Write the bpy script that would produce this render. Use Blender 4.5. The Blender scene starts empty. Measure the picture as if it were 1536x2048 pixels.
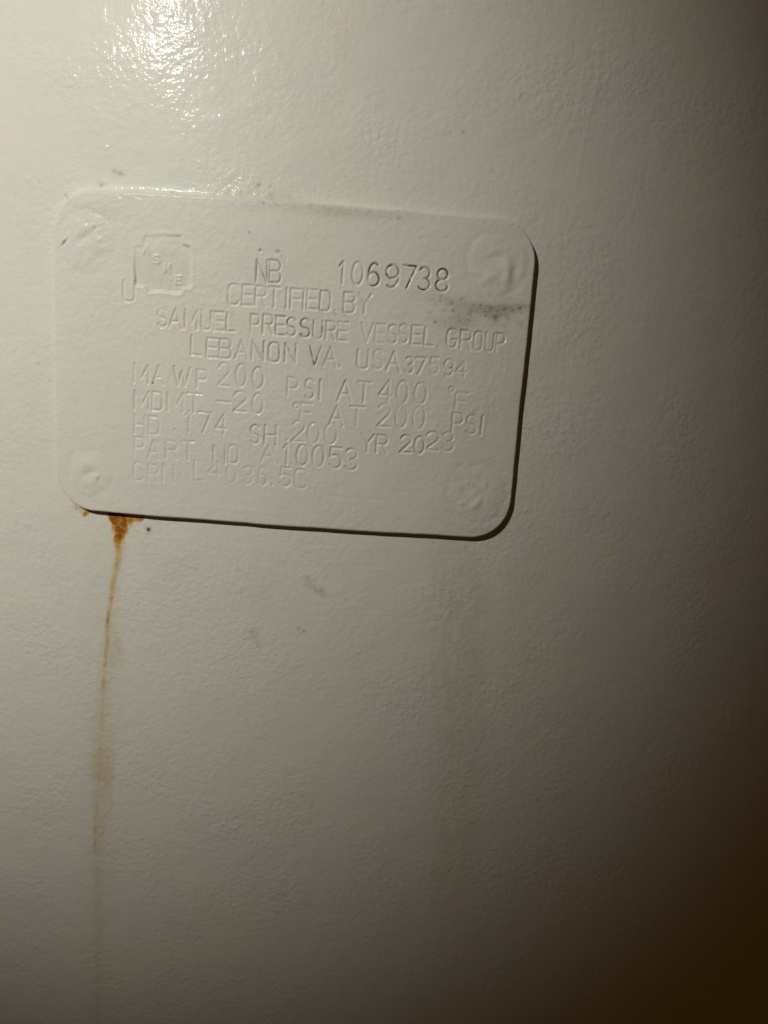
import bpy, math
import numpy as np
from mathutils import Matrix, Vector

rng = np.random.default_rng(11)
SC = bpy.context.scene
COL = SC.collection

# ------------------------------------------------------------------ camera
# plate frame: x right, y up, z out of the tank, origin at the middle of the plate (metres)
# world: X = x, Y = -z, Z = y + H0
H0 = 1.0
R = 0.40                                   # radius of the tank
FPX = 1490.0                               # focal length in pixels of a 2048 px tall frame
ROT = (0.18497, 0.00023, -0.06965)
CAM = np.array([0.02228, 0.00098, 0.16037])


def rotm(a, b, c):
    rx = np.array([[1, 0, 0], [0, math.cos(a), -math.sin(a)], [0, math.sin(a), math.cos(a)]])
    ry = np.array([[math.cos(b), 0, math.sin(b)], [0, 1, 0], [-math.sin(b), 0, math.cos(b)]])
    rz = np.array([[math.cos(c), -math.sin(c), 0], [math.sin(c), math.cos(c), 0], [0, 0, 1]])
    return rz @ rx @ ry


RM = rotm(*ROT)


def world(p):
    p = np.asarray(p, float)
    return np.stack([p[..., 0], -p[..., 2], p[..., 1] + H0], -1)


def wdir(v):
    v = np.asarray(v, float)
    return np.stack([v[..., 0], -v[..., 2], v[..., 1]], -1)


cd = bpy.data.cameras.new('camera')
cam = bpy.data.objects.new('camera', cd)
COL.objects.link(cam)
cd.sensor_fit = 'VERTICAL'
cd.sensor_height = 36.0
cd.lens = 36.0 * FPX / 2048.0
cd.clip_start = 0.005
cd.clip_end = 50
m = Matrix.Identity(4)
for i in range(3):
    ax = wdir(RM[i])
    for j in range(3):
        m[j][i] = ax[j]
cw = world(CAM)
for j in range(3):
    m[j][3] = cw[j]
cam.matrix_world = m
SC.camera = cam

# ------------------------------------------------------------------ light
w = bpy.data.worlds.new('World')
SC.world = w
w.use_nodes = True
bg = w.node_tree.nodes['Background']
bg.inputs[0].default_value = (1.0, 0.47, 0.09, 1)
bg.inputs[1].default_value = 0.031

LAMP = np.array([-0.2110, 0.2398, 0.3840])
AIM = np.array([-0.0950, 0.0492, -0.011])
ld = bpy.data.lights.new('work_lamp', 'SPOT')
lamp = bpy.data.objects.new('work_lamp', ld)
COL.objects.link(lamp)
ld.energy = 9.8
ld.color = (1.0, 0.992, 0.915)
ld.spot_size = 0.826
ld.spot_blend = 1.0
ld.shadow_soft_size = 0.006
lw, aw = Vector(world(LAMP)), Vector(world(AIM))
lamp.location = lw
lamp.rotation_euler = (aw - lw).to_track_quat('-Z', 'Y').to_euler()

SC.view_settings.view_transform = 'Standard'
SC.view_settings.look = 'None'
SC.view_settings.exposure = 0.0
SC.view_settings.gamma = 1.0
SC.view_settings.use_curve_mapping = False
SC.render.engine = 'CYCLES'
SC.cycles.use_denoising = False


# ------------------------------------------------------------------ surface maths (all in mm on the unrolled tank)
def at(x, y):
    """photo pixel -> (s, v) on the unrolled tank wall, in mm"""
    x = np.asarray(x, float)
    y = np.asarray(y, float)
    d = np.stack([(x - 768) / FPX, -(y - 1024) / FPX, -np.ones_like(x)], -1) @ RM
    ox, oz = CAM[0], CAM[2] + R
    a = d[..., 0] ** 2 + d[..., 2] ** 2
    b = 2 * (ox * d[..., 0] + oz * d[..., 2])
    c = ox * ox + oz * oz - R * R
    t = (-b - np.sqrt(np.maximum(b * b - 4 * a * c, 0))) / (2 * a)
    px = ox + t * d[..., 0]
    pz = oz + t * d[..., 2]
    py = CAM[1] + t * d[..., 1]
    return np.stack([R * np.arctan2(px, pz) * 1000, py * 1000], -1)


def roll(s, v, h):
    """(s, v) mm and height h mm over the wall -> world metres"""
    ph = s / 1000 / R
    r = R + h / 1000
    return world(np.stack([r * np.sin(ph), v / 1000, r * np.cos(ph) - R], -1))


MM = 0.1045                                 # about one photo pixel on the plate, in mm


def seg_dist(S, V, a, b):
    ab = b - a
    L = max(float(ab @ ab), 1e-9)
    t = np.clip(((S - a[0]) * ab[0] + (V - a[1]) * ab[1]) / L, 0, 1)
    return np.hypot(S - a[0] - t * ab[0], V - a[1] - t * ab[1])


class Field:
    """arrays over a tensor grid with windowed drawing"""

    def __init__(self, sa, va):
        self.sa, self.va = sa, va
        self.S, self.V = np.meshgrid(sa, va, indexing='ij')

    def win(self, s0, s1, v0, v1):
        i0, i1 = np.searchsorted(self.sa, [s0, s1])
        j0, j1 = np.searchsorted(self.va, [v0, v1])
        return slice(max(i0 - 1, 0), i1 + 1), slice(max(j0 - 1, 0), j1 + 1)

    def zeros(self, val=0.0):
        return np.full(self.S.shape, val)

    def poly_dist(self, D, pts, reach):
        pts = np.asarray(pts, float)
        for a, b in zip(pts[:-1], pts[1:]):
            w_ = self.win(min(a[0], b[0]) - reach, max(a[0], b[0]) + reach, min(a[1], b[1]) - reach, max(a[1], b[1]) + reach)
            if self.S[w_].size:
                D[w_] = np.minimum(D[w_], seg_dist(self.S[w_], self.V[w_], a, b))

    def blob(self, A, x, y, rx, ry, amp, ang=0.0, mode='add', p=2.0):
        """gaussian blob given in photo pixels"""
        c = at(x, y)
        rx, ry = rx * MM, ry * MM
        q = max(rx, ry) * 3.2
        w_ = self.win(c[0] - q, c[0] + q, c[1] - q, c[1] + q)
        ds, dv = self.S[w_] - c[0], self.V[w_] - c[1]
        ca, sa_ = math.cos(ang), math.sin(ang)
        u = (ds * ca + dv * sa_) / rx
        t = (-ds * sa_ + dv * ca) / ry
        g = amp * np.exp(-(u * u + t * t) ** (p / 2))
        if mode == 'add':
            A[w_] += g
        else:
            A[w_] = np.maximum(A[w_], g)


def smooth(a, b, x):
    t = np.clip((x - a) / (b - a), 0, 1)
    return t * t * (3 - 2 * t)


def rough_noise(F, cell, seed):
    """smooth value noise on the grid, cell size in mm"""
    r = np.random.default_rng(seed)
    x = (F.sa - F.sa[0]) / cell
    y = (F.va - F.va[0]) / cell
    G = r.normal(size=(int(x.max()) + 3, int(y.max()) + 3))
    xi, yi = x.astype(int), y.astype(int)
    fx, fy = x - xi, y - yi
    fx, fy = fx * fx * (3 - 2 * fx), fy * fy * (3 - 2 * fy)
    fx, fy = fx[:, None], fy[None, :]
    X0, Y0 = xi[:, None], yi[None, :]
    return (G[X0, Y0] * (1 - fx) * (1 - fy) + G[X0 + 1, Y0] * fx * (1 - fy) + G[X0, Y0 + 1] * (1 - fx) * fy + G[X0 + 1, Y0 + 1] * fx * fy)


# ------------------------------------------------------------------ mesh building
def grid_faces(mask):
    """quads of the grid whose cell is True; returns index array into the flattened grid"""
    ni, nj = mask.shape[0] + 1, mask.shape[1] + 1
    I, J = np.nonzero(mask)
    a = I * nj + J
    return np.stack([a, a + nj, a + nj + 1, a + 1], -1)


def mesh_from(name, co, nor, quads, attrs, material):
    used = np.unique(quads)
    rm = np.zeros(len(co), np.int64)
    rm[used] = np.arange(len(used))
    q = rm[quads].astype(np.int32)
    me = bpy.data.meshes.new(name)
    me.vertices.add(len(used))
    me.vertices.foreach_set('co', np.ascontiguousarray(co[used], np.float32).ravel())
    me.loops.add(q.size)
    me.loops.foreach_set('vertex_index', q.ravel())
    me.polygons.add(len(q))
    me.polygons.foreach_set('loop_start', np.arange(0, q.size, 4, dtype=np.int32))
    me.update(calc_edges=True)
    me.polygons.foreach_set('use_smooth', np.ones(len(q), bool))
    for k, a in attrs.items():
        a = np.ascontiguousarray(a[used], np.float32)
        at_ = me.attributes.new(k, 'FLOAT_VECTOR' if a.ndim == 2 else 'FLOAT', 'POINT')
        at_.data.foreach_set('vector' if a.ndim == 2 else 'value', a.ravel())
    me.materials.append(material)
    n = np.ascontiguousarray(nor[used], np.float32)
    me.normals_split_custom_set_from_vertices(n)
    return me


def link(name, me, parent=None, loc=None):
    o = bpy.data.objects.new(name, me)
    COL.objects.link(o)
    if parent is not None:
        o.parent = parent
    if loc is not None:
        o.location = loc
    return o


def grid_normals(P):
    du = np.gradient(P, axis=0)
    dv = np.gradient(P, axis=1)
    n = np.cross(du, dv)
    return n / np.linalg.norm(n, axis=-1, keepdims=True)


# ------------------------------------------------------------------ material: old cream paint with stains held in attributes
def paint(name, peel=1.0):
    mt = bpy.data.materials.new(name)
    mt.use_nodes = True
    nt = mt.node_tree
    N, Lk = nt.nodes, nt.links
    bs = N['Principled BSDF']

    def node(t, **kw):
        n = N.new(t)
        for k, v in kw.items():
            setattr(n, k, v)
        return n

    def attr(k):
        return node('ShaderNodeAttribute', attribute_name=k)

    def put(sock, v):
        if isinstance(v, (int, float, tuple)):
            sock.default_value = v
        else:
            Lk.new(v, sock)

    def math_(op, a, b=0.0, c=0.0, clamp=False):
        n = node('ShaderNodeMath', operation=op, use_clamp=clamp)
        for s_, v in zip(n.inputs, (a, b, c)):
            put(s_, v)
        return n.outputs[0]

    surf = attr('surf').outputs['Vector']

    def noise(scale, detail=2.0, rough=0.5, sx=1.0, sy=1.0, off=0.0, ang=0.0, dist=0.0):
        mp = node('ShaderNodeMapping')
        mp.inputs['Location'].default_value = (off, off * 0.7, off * 0.3)
        mp.inputs['Rotation'].default_value = (0, 0, ang)
        mp.inputs['Scale'].default_value = (scale * sx, scale * sy, 1)
        Lk.new(surf, mp.inputs['Vector'])
        n = node('ShaderNodeTexNoise')
        n.inputs['Scale'].default_value = 1.0
        n.inputs['Detail'].default_value = detail
        n.inputs['Roughness'].default_value = rough
        n.inputs['Distortion'].default_value = dist
        Lk.new(mp.outputs[0], n.inputs['Vector'])
        return n.outputs['Fac']

    def ramp(v, a, b):
        n = node('ShaderNodeMapRange', interpolation_type='SMOOTHSTEP')
        put(n.inputs['Value'], v)
        n.inputs['From Min'].default_value = a
        n.inputs['From Max'].default_value = b
        return n.outputs[0]

    def mix(f, a, b, mode='MIX'):
        n = node('ShaderNodeMix', data_type='RGBA', blend_type=mode)
        put(n.inputs['Factor'], f)
        for s_, v in ((n.inputs[6], a), (n.inputs[7], b)):
            put(s_, v)
        return n.outputs[2]

    # base colour, uneven and slightly blotchy
    c = mix(ramp(noise(0.045, 2, .5, off=3), .35, .65), (.600, .572, .505, 1), (.580, .575, .515, 1))
    c = mix(math_('MULTIPLY', ramp(noise(0.07, 3, .6, off=17), .45, .75), .35), c, (.590, .548, .492, 1))
    c = mix(math_('MULTIPLY', ramp(noise(.6, 4, .65, off=29), .52, .8), .16), c, (.40, .37, .31, 1))
    # tan wash
    tan = math_('MULTIPLY', attr('tan').outputs['Fac'], ramp(noise(.35, 4, .6, sx=1.6, sy=.5, off=9), .15, .75), clamp=True)
    c = mix(tan, c, (.37, .28, .125, 1))
    # rust
    ru = attr('rust').outputs['Fac']
    grain = noise(2.6, 4, .65, off=41)
    rv = math_('MULTIPLY', ru, math_('MULTIPLY_ADD', grain, 1.1, .45), clamp=True)
    cr = node('ShaderNodeValToRGB')
    el = cr.color_ramp.elements
    el[0].position, el[0].color = 0.0, (.50, .40, .22, 1)
    el[1].position, el[1].color = 1.0, (.25, .085, .012, 1)
    for p, col in ((.35, (.47, .32, .115, 1)), (.6, (.48, .25, .05, 1)), (.85, (.43, .165, .02, 1))):
        e = el.new(p)
        e.color = col
    Lk.new(rv, cr.inputs[0])
    c = mix(math_('MULTIPLY', rv, 2.1, clamp=True), c, cr.outputs[0])
    # greasy smudges broken up by the texture of the paint
    di = attr('dirt').outputs['Fac']
    fl = math_('MAXIMUM', ramp(noise(1.5, 5, .7, sx=.55, sy=1.5, off=53), .50, .70), ramp(noise(2.2, 4, .7, sx=1.4, sy=.6, off=61), .54, .72))
    dv = math_('MULTIPLY', di, math_('MULTIPLY_ADD', fl, .60, .42), clamp=True)
    c = mix(dv, c, (.150, .100, .056, 1))
    # dark specks and grime packed in the stamping
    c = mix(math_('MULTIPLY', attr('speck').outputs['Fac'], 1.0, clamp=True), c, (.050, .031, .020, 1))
    Lk.new(c, bs.inputs['Base Color'])

    # roughness
    rg = math_('MULTIPLY_ADD', noise(.25, 3, .6, off=71), .10, .31)
    rg = math_('ADD', rg, math_('MULTIPLY', math_('ADD', rv, dv), .35), clamp=True)
    Lk.new(rg, bs.inputs['Roughness'])
    bs.inputs['Specular IOR Level'].default_value = .06
    bs.inputs['Coat Weight'].default_value = .06
    bs.inputs['Coat Roughness'].default_value = .10

    # orange peel
    zone = ramp(noise(.055, 2, .5, off=83), .30, .68)
    n1 = noise(.90, 1, .4, off=5)
    n2 = noise(1.7, 2, .5, off=15)
    n3 = noise(.55, 2, .5, sx=.28, sy=1.9, off=25)
    n4 = noise(.12, 2, .5, off=35)
    amt = math_('MULTIPLY_ADD', zone, .75, .45)
    h = math_('ADD', math_('MULTIPLY', n1, .62), math_('MULTIPLY', n2, .30))
    h = math_('MULTIPLY', math_('MULTIPLY', h, amt), attr('peel').outputs['Fac'])
    h = math_('ADD', h, math_('MULTIPLY', n3, .10))
    h = math_('ADD', h, math_('MULTIPLY', n4, .8))
    h = math_('ADD', h, math_('MULTIPLY', math_('MULTIPLY', rv, grain), .8))
    bp = node('ShaderNodeBump')
    bp.inputs['Strength'].default_value = 1.0
    bp.inputs['Distance'].default_value = 0.00021 * peel
    Lk.new(h, bp.inputs['Height'])
    Lk.new(bp.outputs[0], bs.inputs['Normal'])
    Lk.new(bp.outputs[0], bs.inputs['Coat Normal'])
    return mt


M_TANK = paint('cream_tank_paint', 1.0)
M_PLATE = paint('cream_plate_paint', .85)

# ------------------------------------------------------------------ plate outline (rounded rectangle, mm)
PW, PH, PR = 100.0, 66.9, 8.6


def plate_sdf(S, V):
    qx = np.abs(S) - PW / 2 + PR
    qy = np.abs(V) - PH / 2 + PR
    return np.hypot(np.maximum(qx, 0), np.maximum(qy, 0)) + np.minimum(np.maximum(qx, qy), 0) - PR


THICK = 1.98                                # top of the plate over the wall

# ------------------------------------------------------------------ tank shell


def axis(parts):
    out = []
    for a, b, st in parts:
        n = max(1, int(round((b - a) / st)))
        out += list(np.linspace(a, b, n, endpoint=False))
    out.append(parts[-1][1])
    return np.array(out)


half = math.pi * R * 1000
TS = axis([(-half, -130, 12), (-130, -95, .8), (-95, -68, .3), (-68, -44, .14), (-44, 112, .3), (112, 140, .8), (140, half, 12)])
TV = axis([(-600, -220, 12), (-220, -172, .8), (-172, 100, .3), (100, 130, .8), (130, 500, 12)])
T = Field(TS, TV)
th = T.zeros()
d = plate_sdf(T.S, T.V)
# paint bridging the gap along the upper and left edges of the plate
side = smooth(6, -30, T.S * .9 - T.V * 1.0 + 8) * smooth(-30, -22, T.V)
th += .5 * np.exp(-np.maximum(d, 0) / .5) * side * (d > -2)
th += .03 * rough_noise(T, 9, 1) + .012 * rough_noise(T, 3.1, 2)


def ridge(F, A, pts, wdt, amp):
    """thin raised or sunken line given in photo pixels"""
    P = np.array([at(*p) for p in pts])
    D = F.zeros(99.0)
    F.poly_dist(D, P, wdt * MM * 3.5)
    A += amp * np.exp(-(D / (wdt * MM)) ** 2)


for pts, wd, am in [
        ([(1201, 146), (1190, 190), (1177, 240), (1165, 300), (1157, 350), (1150, 380)], 4, .035),
        ([(1232, 210), (1226, 262), (1221, 320), (1218, 350)], 4, .035),
        ([(1120, 400), (1118, 470), (1117, 560), (1116, 640)], 4, .022),
        ([(1190, 610), (1165, 660), (1140, 700)], 4, .026),
        ([(1285, 330), (1275, 380), (1262, 420)], 4, .018),
        ([(1336, 140), (1330, 168)], 4, .03),
        ([(1022, 1480), (1019, 1540), (1012, 1600)], 4, .022),
        ([(980, 1620), (972, 1680)], 4, .022),
        ([(1028, 1462), (1050, 1458)], 4, .02),
        ([(600, 1583), (640, 1584)], 3.5, .04),
        ([(355, 40), (450, 46), (452, 100)], 5, .02),
        ([(861, 1180), (861, 1280), (860, 1420)], 4, .014),
        ([(590, 1096), (700, 1098), (830, 1100)], 4, .022),
        ([(560, 1118), (680, 1124), (860, 1126)], 4, .018),
        ([(240, 1084), (330, 1086), (430, 1092)], 4, .018),
        ([(640, 1145), (760, 1140), (850, 1135)], 4, .015)]:
    ridge(T, th, pts, wd, am)
for _ in range(46):                          # faint brush lines under the plate
    x = rng.uniform(180, 900)
    y = rng.uniform(1075, 1240)
    ln = rng.uniform(40, 150)
    ridge(T, th, [(x, y), (x + ln * .5, y + ln * .02 + rng.normal() * 2), (x + ln, y + ln * .03)], 3.6, rng.normal() * .012)
for _ in range(60):                          # faint near vertical brush lines right of the plate
    x = rng.uniform(1080, 1400)
    y = rng.uniform(20, 760)
    ln = rng.uniform(40, 170)
    ridge(T, th, [(x, y), (x - ln * .05, y + ln * .5), (x - ln * .12, y + ln)], 4, rng.normal() * .010)
for x, y, r_, a in [(57, 358, 5, .10), (518, 1068, 4, .09), (907, 1078, 4, .12), (300, 1342, 6, .05), (311, 1342, 4, .12), (517, 1168, 5, .06),
                    (265, 1146, 4, .06), (213, 295, 4, .09), (390, 257, 4, .09), (257, 215, 4, .07), (925, 262, 4, .05), (582, 371, 4, .08),
                    (201, 369, 5, .08), (208, 366, 5, .08), (1096, 1100, 6, .05), (1150, 1120, 5, .05), (966, 1470, 5, .05), (1070, 400, 6, .04)]:
    T.blob(th, x, y, r_, r_, a)
for _ in range(260):                         # dust under the paint
    x, y = rng.uniform(0, 1536), rng.uniform(0, 2048)
    r_ = rng.uniform(3, 5.5)
    T.blob(th, x, y, r_, r_ * rng.uniform(.7, 1.5), rng.uniform(.01, .04), rng.uniform(0, 3))

# --- stains on the tank
rust, tan, dirt, speck = T.zeros(), T.zeros(), T.zeros(), T.zeros()


def trail(F, A, pts, soft=.45):
    """stain along a polyline; each point x, y, half width, strength (photo pixels)"""
    for (x0, y0, w0, a0), (x1, y1, w1, a1) in zip(pts[:-1], pts[1:]):
        p, q = at(x0, y0), at(x1, y1)
        rch = max(w0, w1) * MM * 2.5
        w_ = F.win(min(p[0], q[0]) - rch, max(p[0], q[0]) + rch, min(p[1], q[1]) - rch, max(p[1], q[1]) + rch)
        S, V = F.S[w_], F.V[w_]
        ab = q - p
        t = np.clip(((S - p[0]) * ab[0] + (V - p[1]) * ab[1]) / (ab @ ab), 0, 1)
        dd = np.hypot(S - p[0] - t * ab[0], V - p[1] - t * ab[1])
        ww = (w0 + (w1 - w0) * t) * MM
        aa = a0 + (a1 - a0) * t
        A[w_] = np.maximum(A[w_], aa * (1 - smooth(ww * (1 - soft), ww * (1 + soft), dd)))


wob = rough_noise(T, .9, 21) * .5 + rough_noise(T, .45, 22) * .5
trail(T, rust, [(232, 1030, 16, 1.0), (240, 1042, 17, 1.0), (243, 1056, 14, .98), (239, 1070, 11, .92), (235, 1080, 9, .75), (235, 1090, 7, .55)], .35)
trail(T, rust, [(222, 1030, 8, .95), (230, 1045, 8, .95)], .4)
trail(T, rust, [(236, 1036, 9, .8), (258, 1040, 9, .75), (270, 1037, 6, .6), (282, 1038, 5, .7), (285, 1037, 4, .5)], .4)
trail(T, rust, [(235, 1088, 8, .42), (237, 1105, 8, .34), (235, 1130, 8, .31), (229, 1155, 7, .30), (225, 1175, 7, .33), (222, 1200, 5, .36),
                (217, 1225, 4.5, .40), (214, 1250, 4.5, .44), (215, 1270, 6, .36), (212, 1300, 5, .36), (209, 1340, 5, .34), (207, 1380, 5, .26), (207, 1405, 5, .14)], .6)
trail(T, rust, [(219, 1245, 7, .14), (228, 1270, 12, .14), (236, 1300, 14, .15), (241, 1318, 10, .15), (243, 1330, 5, .08)], .7)
trail(T, rust, [(212, 1290, 10, .16), (224, 1320, 16, .15), (224, 1335, 10, .05)], .6)
trail(T, rust, [(211, 1330, 6, .04), (210, 1390, 15, .09), (206, 1450, 23, .13), (203, 1510, 26, .17), (203, 1560, 26, .18), (203, 1600, 23, .17), (200, 1650, 17, .15), (195, 1700, 12, .14), (196, 1800, 11, .11), (196, 1900, 10, .09), (195, 2046, 8, .07)], .65)
trail(T, rust, [(226, 1440, 3, .08), (224, 1560, 4, .18), (221, 1600, 4, .18), (212, 1640, 4, .10)], .6)
trail(T, rust, [(196, 1600, 5, .12), (190, 1660, 5, .24), (190, 1690, 4, .22), (194, 1740, 3.5, .16), (197, 1840, 3.5, .12), (196, 1960, 3, .10), (195, 2046, 3, .07)], .7)
trail(T, rust, [(143, 992, 3, .4), (152, 1003, 4, .6), (165, 1013, 4.5, .75), (180, 1021, 5, .65)], .6)
trail(T, rust, [(152, 1008, 8, .22), (166, 1020, 9, .30), (178, 1023, 6, .25)], .7)
trail(T, rust, [(169, 1029, 4, .85), (174, 1024, 5, .8)], .5)
trail(T, rust, [(152, 1012, 3, .4), (152, 1018, 3, .35)], .6)
trail(T, rust, [(238, 1085, 17, .10), (232, 1150, 14, .09), (222, 1220, 14, .10), (214, 1300, 14, .10), (209, 1380, 17, .12), (205, 1450, 22, .12)], .9)
trail(T, rust, [(207, 1370, 5, .26), (204, 1430, 6, .22), (201, 1500, 7, .22), (197, 1570, 7, .22), (193, 1630, 6, .22)], .8)
trail(T, rust, [(246, 1066, 4, .4), (247, 1084, 3.5, .28), (244, 1104, 3, .14)], .6)
trail(T, rust, [(226, 1052, 4, .5), (225, 1064, 3, .3)], .6)
trail(T, rust, [(262, 1040, 4, .5), (262, 1052, 3, .25)], .6)
blotch = rough_noise(T, 2.4, 23)
rust *= np.clip(1 + .30 * wob + .28 * blotch * smooth(at(200, 1100)[1], at(200, 1400)[1], T.V), .55, 1.35)
trail(T, tan, [(425, 388, 5, .25), (480, 393, 10, .42), (540, 398, 12, .45), (590, 402, 9, .38), (640, 408, 5, .2)], .6)
trail(T, tan, [(905, 1085, 40, .14), (910, 1150, 54, .25), (920, 1300, 58, .27), (920, 1450, 56, .27), (912, 1600, 52, .25), (905, 1750, 55, .16), (900, 1900, 50, .05)], .7)
trail(T, tan, [(205, 1070, 30, .05), (205, 1250, 40, .10), (200, 1450, 45, .10), (198, 1700, 40, .10), (195, 2046, 34, .07)], .8)
trail(T, tan, [(1060, 1080, 30, .06), (1040, 1200, 40, .08), (1020, 1400, 40, .03)], .8)
for x, y, rx, ry, a in [(612, 1158, 9, 6, .34), (625, 1172, 12, 7, .42), (640, 1182, 10, 7, .5), (648, 1190, 6, 5, .35), (508, 1268, 10, 14, .34), (515, 1285, 6, 8, .3),
                        (235, 344, 12, 5, .45), (204, 367, 9, 5, .4), (516, 368, 8, 4, .4), (270, 385, 16, 5, .25), (1074, 621, 9, 3, .35), (340, 1140, 60, 40, .06), (540, 1200, 90, 70, .07)]:
    T.blob(dirt, x, y, rx, ry, a, p=2)
for x, y, r_, a in [(297, 1059, 5, 1.3), (597, 1257, 3.4, .7), (607, 1262, 3.6, .75), (601, 1266, 2.6, .4), (613, 1247, 3, .35), (378, 1041, 2.6, .5), (517, 371, 3, .7), (228, 341, 3, .6), (240, 347, 3.5, .6),
                    (246, 349, 3, .45), (203, 371, 3, .55), (132, 390, 3, .6), (137, 397, 3, .4), (782, 378, 2.5, .4), (925, 263, 3, .6), (541, 372, 2.6, .5), (630, 1160, 2.6, .4), (645, 1180, 3, .5), (631, 1181, 3, .5),
                    (866, 1085, 2.5, .4), (1100, 1102, 3, .3), (346, 385, 3, .5), (330, 380, 2.6, .4), (356, 388, 2.6, .4), (616, 1156, 2.6, .35), (619, 1163, 2.8, .4), (609, 1171, 2.6, .35), (644, 1191, 3.2, .4), (652, 1187, 2.6, .35),
                    (520, 1940, 4, .35), (516, 1953, 3, .3), (503, 1262, 3, .3), (517, 1292, 3, .35), (1240, 1540, 3, .3)]:
    T.blob(speck, x, y, r_ * .9, r_ * .9, a * (.95 if a > .9 else .72), mode='max')
for _ in range(90):
    x, y = rng.uniform(0, 1300), rng.uniform(250, 1350)
    T.blob(speck, x, y, 2.4, 2.4, rng.uniform(.08, .3), mode='max')

P = roll(T.S, T.V, th)
Nn = grid_normals(P)
if np.mean((Nn[..., 1])[len(TS) // 2]) > 0:
    Nn = -Nn
BASE = np.array([0, 0, H0])
flat = lambda a: a.reshape(-1, *a.shape[2:])
surfT = np.stack([T.S, T.V, 0 * T.S], -1)
attrs = {'surf': flat(surfT), 'rust': flat(rust), 'tan': flat(tan), 'dirt': flat(dirt), 'speck': flat(speck), 'peel': flat(1.0 + .25 * smooth(-30, -80, T.V) - .34 * smooth(20, 45, T.V) * smooth(10, -20, T.S) + .2 * rough_noise(T, 14, 77))}
TB = np.array([0, R, H0])
coT, noT = flat(P) - TB, flat(Nn)


def cell(a):
    return .25 * (a[:-1, :-1] + a[1:, :-1] + a[:-1, 1:] + a[1:, 1:])


cr_ = cell(rust)
cs_, cv_ = cell(T.S), cell(T.V)
rmask = cr_ > .05
edge_s = at(190, 1030)[0]
corner = rmask & (cs_ < edge_s) & (cv_ > at(190, 1045)[1])
streak = rmask & ~corner


def part(name, mask, co, no, at_, mat, parent, label=None):
    o = link(name, mesh_from(name, co, no, grid_faces(mask), at_, mat), parent)
    if label:
        o['label'] = label
    return o


tank = link('steel_tank', mesh_from('steel_tank', coT, noT, grid_faces(~rmask), attrs, M_TANK), None, tuple(TB))
tank['label'] = 'cream painted steel tank wall behind the stamped plate, with a rust streak running down'
tank['category'] = 'tank'
part('rust_stain', streak, coT, noT, attrs, M_TANK, tank, 'long orange rust streak running down from under the plate')
part('rust_stain', corner, coT, noT, attrs, M_TANK, tank, 'small rust spots beside the lower left corner of the plate')

# ------------------------------------------------------------------ data plate
STEP = .125
PS = np.arange(-PW / 2 - .5, PW / 2 + .5 + 1e-6, STEP)
PV = np.arange(-PH / 2 - .5, PH / 2 + .5 + 1e-6, STEP)
F = Field(PS, PV)
S0, V0 = F.S.copy(), F.V.copy()
sd = plate_sdf(F.S, F.V) + .055 * rough_noise(F, 6, 91) + .02 * rough_noise(F, 1.8, 92)
gs, gv = np.gradient(sd, STEP)
near = np.abs(sd) < STEP * .75
F.S = np.where(near, F.S - sd * gs, F.S)     # snap the border vertices onto the outline
F.V = np.where(near, F.V - sd * gv, F.V)
sd = np.where(near, 0.0, sd)
din = np.maximum(-sd, 0)
ph_ = F.zeros(THICK)
RO = .55
ph_ -= np.where(din < RO, RO - np.sqrt(np.maximum(RO ** 2 - (RO - din) ** 2, 0)), 0)
ph_ += .020 * rough_noise(F, 7, 31) + .008 * rough_noise(F, 2.2, 32)
ph_ -= .05 * np.exp(-din / 1.4)              # edges pulled down a little by the shear
p_dirt, p_speck, p_tan = F.zeros(), F.zeros(), F.zeros()


# --- single stroke stamping font, unit box
def arc(cx, cy, rx, ry, a0, a1, n=10):
    return [(cx + rx * math.cos(math.radians(a0 + (a1 - a0) * i / n)), cy + ry * math.sin(math.radians(a0 + (a1 - a0) * i / n))) for i in range(n + 1)]


def sq(cx, cy, rx, ry, a0, a1, n=16, p=.62):
    out = []
    for i in range(n + 1):
        a = math.radians(a0 + (a1 - a0) * i / n)
        c_, s_ = math.cos(a), math.sin(a)
        out.append((cx + rx * math.copysign(abs(c_) ** p, c_), cy + ry * math.copysign(abs(s_) ** p, s_)))
    return out


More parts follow.
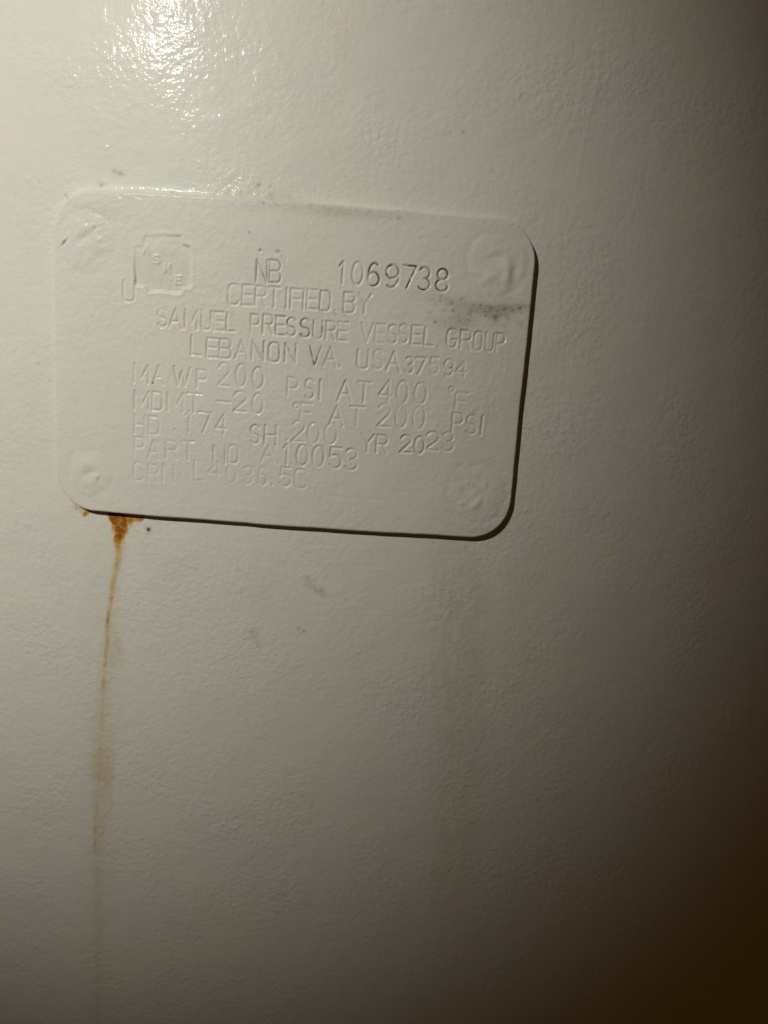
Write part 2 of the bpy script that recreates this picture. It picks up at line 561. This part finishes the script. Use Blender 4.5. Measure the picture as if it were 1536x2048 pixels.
G = {
    'A': [[(0, 0), (.5, 1), (1, 0)], [(.2, .36), (.8, .36)]],
    'B': [[(0, 0), (0, 1), (.6, 1)] + arc(.6, .76, .36, .24, 90, -90) + [(0, .52)], [(.6, .52)] + arc(.6, .26, .4, .26, 90, -90) + [(0, 0)]],
    'C': [sq(.5, .5, .5, .5, 32, 328, 22)],
    'D': [[(0, 0), (0, 1), (.45, 1)] + sq(.5, .5, .5, .5, 90, -90, 16) + [(0, 0)]],
    'E': [[(1, 1), (0, 1), (0, 0), (1, 0)], [(0, .52), (.85, .52)]],
    'F': [[(1, 1), (0, 1), (0, 0)], [(0, .50), (.8, .50)]],
    'G': [sq(.5, .5, .5, .5, 32, 345, 22) + [(1, .45), (.6, .45)]],
    'H': [[(0, 0), (0, 1)], [(1, 0), (1, 1)], [(0, .5), (1, .5)]],
    'I': [[(.5, 0), (.5, 1)]],
    'L': [[(0, 1), (0, 0), (1, 0)]],
    'M': [[(0, 0), (0, 1), (.5, .25), (1, 1), (1, 0)]],
    'N': [[(0, 0), (0, 1), (1, 0), (1, 1)]],
    'O': [sq(.5, .5, .5, .5, 0, 360, 28)],
    'P': [[(0, 0), (0, 1), (.6, 1)] + arc(.6, .73, .4, .27, 90, -90) + [(0, .46)]],
    'R': [[(0, 0), (0, 1), (.6, 1)] + arc(.6, .74, .4, .26, 90, -90) + [(0, .48)], [(.5, .48), (1, 0)]],
    'S': [arc(.5, .75, .47, .25, 30, 270, 14) + arc(.5, .25, .5, .25, 90, -150, 14)],
    'T': [[(0, 1), (1, 1)], [(.5, 1), (.5, 0)]],
    'U': [[(0, 1), (0, .32)] + sq(.5, .32, .5, .32, 180, 360, 14, .75) + [(1, 1)]],
    'V': [[(0, 1), (.5, 0), (1, 1)]],
    'W': [[(0, 1), (.27, 0), (.5, .8), (.73, 0), (1, 1)]],
    'Y': [[(0, 1), (.5, .48), (1, 1)], [(.5, .48), (.5, 0)]],
    '0': [arc(.5, .5, .5, .5, 0, 360, 24)],
    '1': [[(.05, .78), (.55, 1), (.55, 0)]],
    '2': [arc(.5, .72, .48, .28, 165, -35, 12) + [(0, 0), (1, 0)]],
    '3': [arc(.48, .75, .46, .25, 150, -90, 12), arc(.48, .25, .52, .26, 90, -150, 12)],
    '4': [[(.75, 0), (.75, 1), (0, .30), (1, .30)]],
    '5': [[(.92, 1), (.12, 1), (.06, .55)] + arc(.48, .32, .5, .32, 130, -150, 14)],
    '6': [arc(.55, .55, .5, .45, 60, 180, 8) + arc(.5, .30, .5, .30, 180, -180, 18)],
    '7': [[(0, 1), (1, 1), (.35, 0)]],
    '8': [arc(.5, .76, .42, .24, 0, 360, 18), arc(.5, .26, .5, .26, 0, 360, 18)],
    '9': [arc(.5, .70, .5, .30, 0, 360, 18), arc(.45, .45, .55, .45, 0, -120, 8)],
    '.': [[(.5, .0), (.5, .06)]],
    '-': [[(0, .5), (1, .5)]],
    '°': [arc(.5, .5, .5, .5, 0, 360, 14)],
}


def glyph(ch, x0, x1, yb, h, slope, jx=0, jy=0):
    """polylines of one stamped character, photo pixels -> mm on the wall"""
    out = []
    for pl in G[ch]:
        pp = []
        for gx, gy in pl:
            x = x0 + gx * (x1 - x0) + jx
            y = yb + slope * (x - x0) - gy * h + jy
            x += .105 * (x0 - 118) / 940 * gy * h
            pp.append((x, y))
        out.append(at([p[0] for p in pp], [p[1] for p in pp]))
    return out


# rows: (x0, y0, x1, y1 of the base line, letter height, depth factor, grime, characters with left and right edge)
ROWS = [
    ('stamp', None, [
        ((517, 565, 564, 569), 43, 1.15, .35, [('N', 517, 538), ('B', 542, 564)]),
    ]),
    ('serial', 'serial number 1069738 with dark grime packed in its digits', [
        ((680, 569, 894, 586), 44, 1.2, 0, [('1', 678, 690, .25), ('0', 704, 725, .15), ('6', 736, 758, .95), ('9', 770, 794, 1.25), ('7', 804, 829, 1.2), ('3', 835, 857, .95), ('8', 869, 892, .85)]),
    ]),
    ('row', None, [
        ((460, 610, 741, 629), 39, 1.1, .05, [('C', 461, 483), ('E', 488, 509), ('R', 514, 535), ('T', 541, 561), ('I', 572, 580), ('F', 583, 604), ('I', 605, 612), ('E', 615, 635), ('D', 641, 661, .3), ('.', 670, 674, .5), ('B', 688, 710, .2), ('Y', 717, 741, .25)]),
    ]),
    ('row', None, [
        ((321, 655, 474, 663), 36, 1.0, 0, [('S', 322, 341), ('A', 344, 370), ('M', 376, 400), ('U', 409, 428), ('E', 433, 452), ('L', 457, 474)]),
        ((504, 666, 696, 682), 36, 1.1, .3, [('P', 505, 521, .15), ('R', 529, 548, .2), ('E', 554, 572, .35), ('S', 577, 594, .45), ('S', 603, 621, .5), ('U', 627, 645, .5), ('R', 653, 671, .1), ('E', 677, 696, 0)]),
        ((722, 683, 863, 692), 36, .85, 0, [('V', 722, 745), ('E', 750, 767), ('S', 775, 792), ('S', 797, 814), ('E', 822, 841), ('L', 846, 863)]),
        ((890, 696, 1003, 704), 36, 1.05, .05, [('G', 890, 909), ('R', 917, 937), ('O', 943, 959), ('U', 966, 982), ('P', 987, 1003)]),
    ]),
    ('row', None, [
        ((388, 711, 594, 727), 37, 1.0, .2, [('L', 389, 408, .05), ('E', 418, 440, .12), ('B', 444, 467), ('A', 474, 499), ('N', 507, 530, .25), ('O', 540, 561, .3), ('N', 572, 593, .35)]),
        ((620, 730, 680, 735), 37, .9, .3, [('V', 620, 642, .6), ('A', 648, 673, .1), ('.', 678, 682, 0)]),
        ((714, 737, 798, 743), 37, .9, 0, [('U', 715, 736), ('S', 746, 764), ('A', 772, 798)]),
        ((808, 745, 930, 754), 31, 1.0, 0, [('3', 809, 824), ('7', 829, 848), ('5', 857, 873), ('9', 885, 902), ('4', 908, 929)]),
    ]),
    ('row', None, [
        ((275, 764, 418, 777), 35, .85, 0, [('M', 276, 304), ('A', 314, 334), ('W', 354, 386), ('P', 399, 418)]),
        ((442, 770, 528, 777), 43, .9, .04, [('2', 442, 464), ('0', 476, 496), ('0', 508, 529, .12)]),
        ((576, 793, 642, 799), 38, 1.0, .03, [('P', 577, 597), ('S', 612, 629), ('I', 637, 645)]),
        ((675, 801, 739, 805), 40, 1.0, 0, [('A', 675, 702), ('T', 714, 739)]),
        ((758, 802, 849, 809), 43, .9, 0, [('4', 758, 782), ('0', 792, 813), ('0', 826, 849)]),
        ((895, 785, 906, 786), 10, .9, 0, [('°', 895, 904)]),
        ((907, 816, 930, 818), 34, .9, 0, [('F', 907, 930)]),
    ]),
    ('row', None, [
        ((275, 817, 408, 825), 36, .9, 0, [('M', 276, 304), ('D', 311, 331), ('M', 341, 371), ('T', 379, 408)]),
        ((437, 820, 529, 825), 39, .75, 0, [('-', 437, 464), ('2', 471, 496), ('0', 509, 529)]),
        ((590, 814, 600, 815), 10, .9, 0, [('°', 590, 600)]),
        ((601, 841, 625, 843), 35, .85, 0, [('F', 602, 624)]),
        ((659, 848, 727, 853), 39, .95, 0, [('A', 659, 686), ('T', 699, 727)]),
        ((754, 852, 846, 858), 44, .85, 0, [('2', 754, 778), ('0', 789, 811), ('0', 823, 846)]),
        ((900, 864, 961, 868), 37, .95, 0, [('P', 900, 920), ('S', 928, 947), ('I', 954, 962, .15)]),
    ]),
    ('row', None, [
        ((275, 865, 324, 869), 35, .95, 0, [('H', 276, 296), ('D', 304, 324)]),
        ((352, 859, 455, 868), 40, .75, 0, [('.', 353, 358), ('1', 376, 390), ('7', 402, 425), ('4', 436, 457)]),
        ((504, 885, 554, 889), 37, 1.1, 0, [('S', 505, 522), ('H', 532, 554)]),
        ((574, 880, 675, 888), 40, .8, 0, [('.', 574, 579), ('2', 585, 609), ('0', 618, 640), ('0', 651, 674)]),
        ((722, 900, 775, 904), 35, 1.0, 0, [('Y', 722, 747), ('R', 753, 774)]),
        ((800, 904, 846, 907), 34, 1.2, .05, [('2', 800, 820), ('0', 827, 846)]),
        ((849, 897, 903, 901), 36, .95, 0, [('2', 849, 874), ('3', 881, 902)]),
    ]),
    ('row', None, [
        ((275, 910, 393, 919), 35, .85, 0, [('P', 276, 294), ('A', 304, 325), ('R', 338, 359), ('T', 370, 393)]),
        ((430, 924, 481, 927), 35, .9, .05, [('N', 431, 454), ('O', 460, 480)]),
        ((524, 920, 551, 922), 32, .7, 0, [('A', 525, 550)]),
        ((570, 926, 716, 939), 40, .95, 0, [('1', 568, 581), ('0', 595, 617), ('0', 627, 649), ('5', 659, 683), ('3', 691, 714)]),
    ]),
    ('row', None, [
        ((273, 958, 356, 966), 34, .8, 0, [('C', 274, 293), ('R', 303, 322), ('N', 332, 354)]),
        ((393, 957, 414, 959), 38, .7, 0, [('L', 394, 413)]),
        ((421, 952, 445, 955), 34, .6, 0, [('4', 421, 446)]),
        ((456, 961, 535, 968), 34, .55, 0, [('0', 457, 475), ('3', 490, 507), ('6', 519, 535)]),
        ((545, 968, 620, 975), 37, .65, 0, [('.', 545, 549), ('5', 562, 584), ('C', 592, 615)]),
    ]),
]
STW = .245                                   # half width of a stamped stroke, mm
DEPTH = .165
patchy = np.clip(1 + .26 * rough_noise(F, 3.5, 41) + .14 * rough_noise(F, 1.4, 42), .25, 1.5) * (1 - .42 * smooth(12, -40, F.S) * smooth(8, -26, F.V))
inky = np.clip(.75 + .55 * rough_noise(F, .8, 43), 0, 1.25)
PART_ID = np.zeros(F.S.shape, np.int32)
labels = {}
pid = 1
lip = F.zeros()
groove = F.zeros()
for kind, lab, runs in ROWS:
    Drow = F.zeros(9.0)
    for (bx0, by0, bx1, by1), h, dep, ink, chars in runs:
        sl = (by1 - by0) / max(bx1 - bx0, 1)
        for ch in chars:
            c, x0, x1 = ch[:3]
            ik = ch[3] if len(ch) > 3 else ink
            D = F.zeros(9.0)
            jx, jy = rng.normal() * .5, rng.normal() * .8
            for pl in glyph(c, x0, x1, by0 + sl * (x0 - bx0), h * (1 + rng.normal() * .015), sl + rng.normal() * .012, jx, jy):
                F.poly_dist(D, pl, 1.6)
            k = dep * rng.uniform(.85, 1.12)
            groove = np.maximum(groove, k * np.exp(-(D / STW) ** 2))
            lip = np.maximum(lip, k * np.exp(-((D - .52) / .24) ** 2))
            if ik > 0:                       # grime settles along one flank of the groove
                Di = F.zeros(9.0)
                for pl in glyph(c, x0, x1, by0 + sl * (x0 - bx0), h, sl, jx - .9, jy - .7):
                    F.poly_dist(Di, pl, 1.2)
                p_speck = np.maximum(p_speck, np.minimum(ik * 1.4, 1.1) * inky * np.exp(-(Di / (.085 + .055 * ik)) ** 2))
            Drow = np.minimum(Drow, D)
    PART_ID[Drow < .62] = pid
    labels[pid] = lab
    pid += 1
ph_ -= DEPTH * groove * patchy
ph_ += .022 * lip * patchy

# --- certification mark: sunken clover shaped pad with small raised letters, and a U below it
pad_px = [(297, 476), (330, 474), (368, 475), (371, 492), (386, 497), (388, 520), (387, 548), (389, 570), (384, 577), (372, 577), (368, 588), (352, 588), (330, 584), (305, 585), (296, 575), (279, 572), (277, 545), (277, 520), (279, 497), (294, 494)]
pad = np.array([at(*p) for p in pad_px + pad_px[:1]])
Dp = F.zeros(9.0)
F.poly_dist(Dp, pad, 9.0)
w_ = F.win(pad[:, 0].min() - 2, pad[:, 0].max() + 2, pad[:, 1].min() - 2, pad[:, 1].max() + 2)
ins = np.zeros(F.S.shape, bool)
px_, py_ = F.S[w_], F.V[w_]
inn = np.zeros(px_.shape, bool)
for a, b in zip(pad[:-1], pad[1:]):
    cnd = (a[1] > py_) != (b[1] > py_)
    with np.errstate(divide='ignore', invalid='ignore'):
        xx = (b[0] - a[0]) * (py_ - a[1]) / (b[1] - a[1]) + a[0]
    inn ^= cnd & (px_ < xx)
ins[w_] = inn
sdp = np.where(ins, -Dp, Dp)
sunk = smooth(.26, -.26, sdp)
low = smooth(at(330, 500)[1], at(330, 585)[1], F.V)         # struck deeper towards its lower edge
rgt = smooth(at(320, 530)[0], at(386, 530)[0], F.S)
ph_ -= sunk * (.08 + .38 * low ** 1.5 + .20 * rgt)
ph_ += .05 * np.exp(-((sdp - .5) / .3) ** 2) * (.4 + .8 * low)
ph_ += .05 * np.exp(-((sdp + 2.2) / 1.6) ** 2) * sunk
De = F.zeros(9.0)
for c, x0, y0 in [('A', 295, 509), ('S', 315, 529), ('M', 336, 546), ('E', 357, 569)]:
    for pl in glyph(c, x0, x0 + 10, y0, 15, .05):
        F.poly_dist(De, pl, 1.2)
ph_ += .13 * np.exp(-(De / .25) ** 2)
Du = F.zeros(9.0)
for pl in glyph('U', 255, 277, 604, 40, .06):
    F.poly_dist(Du, pl, 1.6)
ph_ -= DEPTH * .85 * np.exp(-(Du / STW) ** 2)
ph_ += .02 * np.exp(-((Du - .46) / .22) ** 2)
PART_ID[(sdp < .75) | (Du < .62)] = pid
EMBLEM = pid
pid += 1

# ghost of a double strike over NB
for x, y, rx, ry, a in [(525, 505, 3.5, 3, -.09), (527, 510, 3, 3, .05), (559, 508, 6, 3, -.09), (563, 515, 5, 3, .04), (575, 523, 3, 6, -.05), (579, 525, 3, 6, .04)]:
    F.blob(ph_, x, y, rx, ry, a)
for x, y, r_, a in [(524, 503, 3, .55), (559, 505, 4, .4), (566, 513, 3, .25)]:
    F.blob(p_speck, x, y, r_, r_, a, mode='max')

# --- rivets under the paint at the four corners
RIV = [
    (183, 487, 60, [(185, 475, 26, 7, -.16, .55), (178, 463, 22, 8, .10, .5), (138, 489, 8, 2.4, -.30, .8), (142, 481, 8, 3, .08, .8), (197, 454, 4, 4, .16, 0), (199, 461, 5, 4, -.12, 0), (205, 465, 3, 3, .14, 0), (183, 500, 5, 9, -.05, .2), (212, 520, 18, 7, -.06, .4), (160, 520, 16, 16, .06, 0), (210, 432, 22, 6, -.07, -.3)]),
    (990, 532, 62, [(1009, 548, 9, 22, .26, 0), (1024, 548, 9, 22, -.14, 0), (972, 560, 16, 9, .15, .7), (985, 516, 22, 7, -.10, .3), (958, 500, 16, 10, .07, .9), (1022, 575, 14, 18, -.10, -.3), (1040, 530, 8, 30, .05, 0), (995, 585, 14, 8, .07, .4), (965, 535, 12, 12, -.08, 0)]),
    (190, 945, 50, [(186, 945, 16, 8, -.20, .5), (203, 951, 6, 5, .14, 0), (180, 925, 18, 12, .12, .2), (208, 955, 4, 7, -.10, -.4), (190, 965, 14, 7, .08, .8), (228, 952, 18, 10, .06, .2), (186, 972, 10, 4, -.06, .8)]),
    (950, 983, 62, [(946, 1005, 8, 16, .22, -.6), (960, 978, 6, 22, .12, -.4), (952, 990, 6, 20, -.13, -.5), (920, 1003, 6, 5, .13, 0), (926, 978, 14, 16, -.10, 0), (915, 960, 16, 8, -.07, .7), (985, 1000, 16, 20, .07, -.5), (1000, 1030, 16, 10, -.06, .5), (970, 1030, 20, 8, .05, .2)]),
]
RIVET_IDS = []
for (x, y, r_, marks), gain in zip(RIV, (.85, 1.3, 1.2, 1.3)):
    c = at(x, y)
    rad = r_ * MM
    q = np.hypot(F.S - c[0], F.V - c[1]) + .35 * rough_noise(F, 2.6, int(x))
    ph_ += .15 * smooth(rad * 1.05, rad * .3, q)
    ph_ -= .045 * np.exp(-((q - rad) / .7) ** 2)
    lum = smooth(rad, rad * .6, q)
    ph_ += lum * (.030 * rough_noise(F, 1.7, int(x) + 1) + .010 * rough_noise(F, .8, int(x) + 2))
    for mx, my, rx, ry, a, an in marks:
        F.blob(ph_, mx, my, rx, ry, a * .85 * gain, an)
    sel = (q < rad * 1.06) & (PART_ID == 0)
    PART_ID[sel] = pid
    RIVET_IDS.append(pid)
    pid += 1
F.blob(p_speck, 138, 489, 8, 2, .6, .8, 'max')

# --- brushed and wiped texture, nibs, grime
for pts, wd, am in [([(985, 745), (968, 790), (955, 850)], 4, .03), ([(1000, 700), (990, 760), (980, 800)], 4, .02), ([(385, 425), (386, 470), (392, 500)], 4, .02),
                    ([(250, 1010), (420, 1012), (560, 1022)], 4, .02), ([(160, 412), (200, 406), (240, 420)], 5, .02)]:
    ridge(F, ph_, pts, wd, am)
for _ in range(70):
    x, y, ln = rng.uniform(930, 1030), rng.uniform(590, 1000), rng.uniform(20, 90)
    ridge(F, ph_, [(x, y), (x - ln * .1, y + ln * .5), (x - ln * .25, y + ln)], 3, rng.normal() * .010)
for _ in range(60):
    x, y, ln = rng.uniform(170, 850), rng.uniform(960, 1050), rng.uniform(30, 110)
    ridge(F, ph_, [(x, y), (x + ln, y + ln * .05)], 3, rng.normal() * .008)
for _ in range(160):
    x, y = rng.uniform(125, 1050), rng.uniform(400, 1060)
    F.blob(ph_, x, y, rng.uniform(2.5, 5), rng.uniform(2.5, 5), rng.uniform(.006, .022))
for x, y, rx, ry, a, an in [(905, 605, 30, 14, .40, 0), (960, 618, 45, 12, .62, 0), (1010, 617, 38, 7, .65, 0), (985, 628, 30, 9, .5, 0), (925, 640, 28, 14, .60, 0), (900, 655, 22, 10, .4, 0), (870, 640, 18, 8, .25, 0), (985, 640, 8, 10, .6, 0),
                            (1040, 612, 22, 5, .5, 0), (660, 425, 60, 12, .26, 0), (720, 432, 60, 10, .26, 0), (560, 415, 60, 10, .2, 0), (800, 436, 50, 8, .18, 0), (640, 650, 40, 30, .12, 0), (640, 720, 26, 22, .2, 0), (975, 1060, 50, 12, .25, 0), (840, 590, 26, 10, .18, 0),
                            (545, 560, 40, 30, .10, 0), (210, 425, 40, 14, .12, 0)]:
    F.blob(p_dirt, x, y, rx, ry, a, an)
for x, y, r_, a in [(903, 622, 3, .6), (900, 607, 4, .4), (958, 612, 3, .55), (967, 632, 3, .4), (986, 636, 4, .6), (1035, 618, 3, .6), (920, 600, 3, .35), (868, 645, 3, .5), (313, 766, 2.6, .7), (503, 468, 2.6, .5), (795, 441, 2.6, .5), (800, 440, 2.6, .3),
                    (530, 410, 2.6, .4), (529, 387, 2.6, .4), (671, 628, 4, .35), (690, 630, 3, .3), (645, 625, 3, .3), (300, 676, 2.5, .2), (976, 617, 3, .4), (1005, 620, 4, .4), (1020, 622, 4, .4), (880, 594, 3, .3), (890, 600, 3, .3)]:
    F.blob(p_speck, x, y, r_, r_, a, mode='max')
for _ in range(45):
    F.blob(p_speck, rng.uniform(840, 1045), rng.normal(622, 18), rng.uniform(2, 7), rng.uniform(1.8, 2.6), rng.uniform(.08, .35), rng.choice([0, 0, 1.4]), mode='max')
for _ in range(50):
    F.blob(p_speck, rng.uniform(500, 820), rng.normal(420, 8), rng.uniform(2, 4), rng.uniform(2, 3), rng.uniform(.05, .22), mode='max')
for _ in range(70):
    F.blob(p_speck, rng.uniform(130, 1050), rng.uniform(400, 1050), 2.2, 2.2, rng.uniform(.05, .25), mode='max')
F.blob(p_tan, 600, 408, 150, 5, .2)
p_rust = F.zeros()

PP = roll(F.S, F.V, ph_)
# shade the border from inside values only
NP = grid_normals(roll(S0, V0, ph_))
if np.mean(NP[..., 1]) > 0:
    NP = -NP
TOP = np.array([0, 0, H0])
coP, noP = flat(PP) - TOP, flat(NP)
attrP = {'surf': flat(np.stack([F.S + 300, F.V, 0 * F.S], -1)), 'rust': flat(p_rust), 'tan': flat(p_tan), 'dirt': flat(p_dirt), 'speck': flat(p_speck), 'peel': flat(F.zeros(1.0))}
inside = sd <= 1e-9
cmask = inside[:-1, :-1] & inside[1:, :-1] & inside[:-1, 1:] & inside[1:, 1:]
# part of each cell: only where all four corners agree
pc = np.where((PART_ID[:-1, :-1] == PART_ID[1:, 1:]) & (PART_ID[1:, :-1] == PART_ID[:-1, 1:]) & (PART_ID[:-1, :-1] == PART_ID[1:, :-1]), PART_ID[:-1, :-1], 0)

# plate body: face plus side wall down into the tank
q = grid_faces(cmask & (pc == 0))
allq = grid_faces(cmask)
ed = np.concatenate([allq[:, [0, 1]], allq[:, [1, 2]], allq[:, [2, 3]], allq[:, [3, 0]]])
key = np.sort(ed, 1)
u, inv, cnt = np.unique(key[:, 0] * (coP.shape[0] + 1) + key[:, 1], return_inverse=True, return_counts=True)
be = ed[cnt[inv.ravel()] == 1]
bv = np.unique(be)
n0 = len(coP)
fs, fv = F.S.ravel(), F.V.ravel()
gs_, gv_ = gs.ravel()[bv], gv.ravel()[bv]
gl = np.hypot(gs_, gv_)
ph0 = fs[bv] / 1000 / R
wn = wdir(np.stack([gs_ / gl * np.cos(ph0), gv_ / gl, -gs_ / gl * np.sin(ph0)], -1))
topw = coP[bv]
botw = roll(fs[bv], fv[bv], np.full(len(bv), -.25)) - TOP
idx = np.zeros(n0, np.int64)
idx[bv] = np.arange(len(bv))
co2 = np.concatenate([coP, topw, botw])
no2 = np.concatenate([noP, wn, wn])
at2 = {k: np.concatenate([a, a[bv], a[bv]]) for k, a in attrP.items()}
a_, b_ = idx[be[:, 0]], idx[be[:, 1]]
wall = np.stack([n0 + b_, n0 + a_, n0 + len(bv) + a_, n0 + len(bv) + b_], -1)
plate = link('data_plate', mesh_from('data_plate', co2, no2, np.concatenate([q, wall]), at2, M_PLATE), None, tuple(TOP))
plate['label'] = 'cream painted metal plate with rounded corners and stamped lettering, riveted to the tank wall'
plate['category'] = 'data plate'
for i in range(1, pid):
    nm = 'rivet' if i in RIVET_IDS else 'stamped_emblem' if i == EMBLEM else 'stamped_lettering'
    part(nm, cmask & (pc == i), coP, noP, attrP, M_PLATE, plate, labels.get(i))
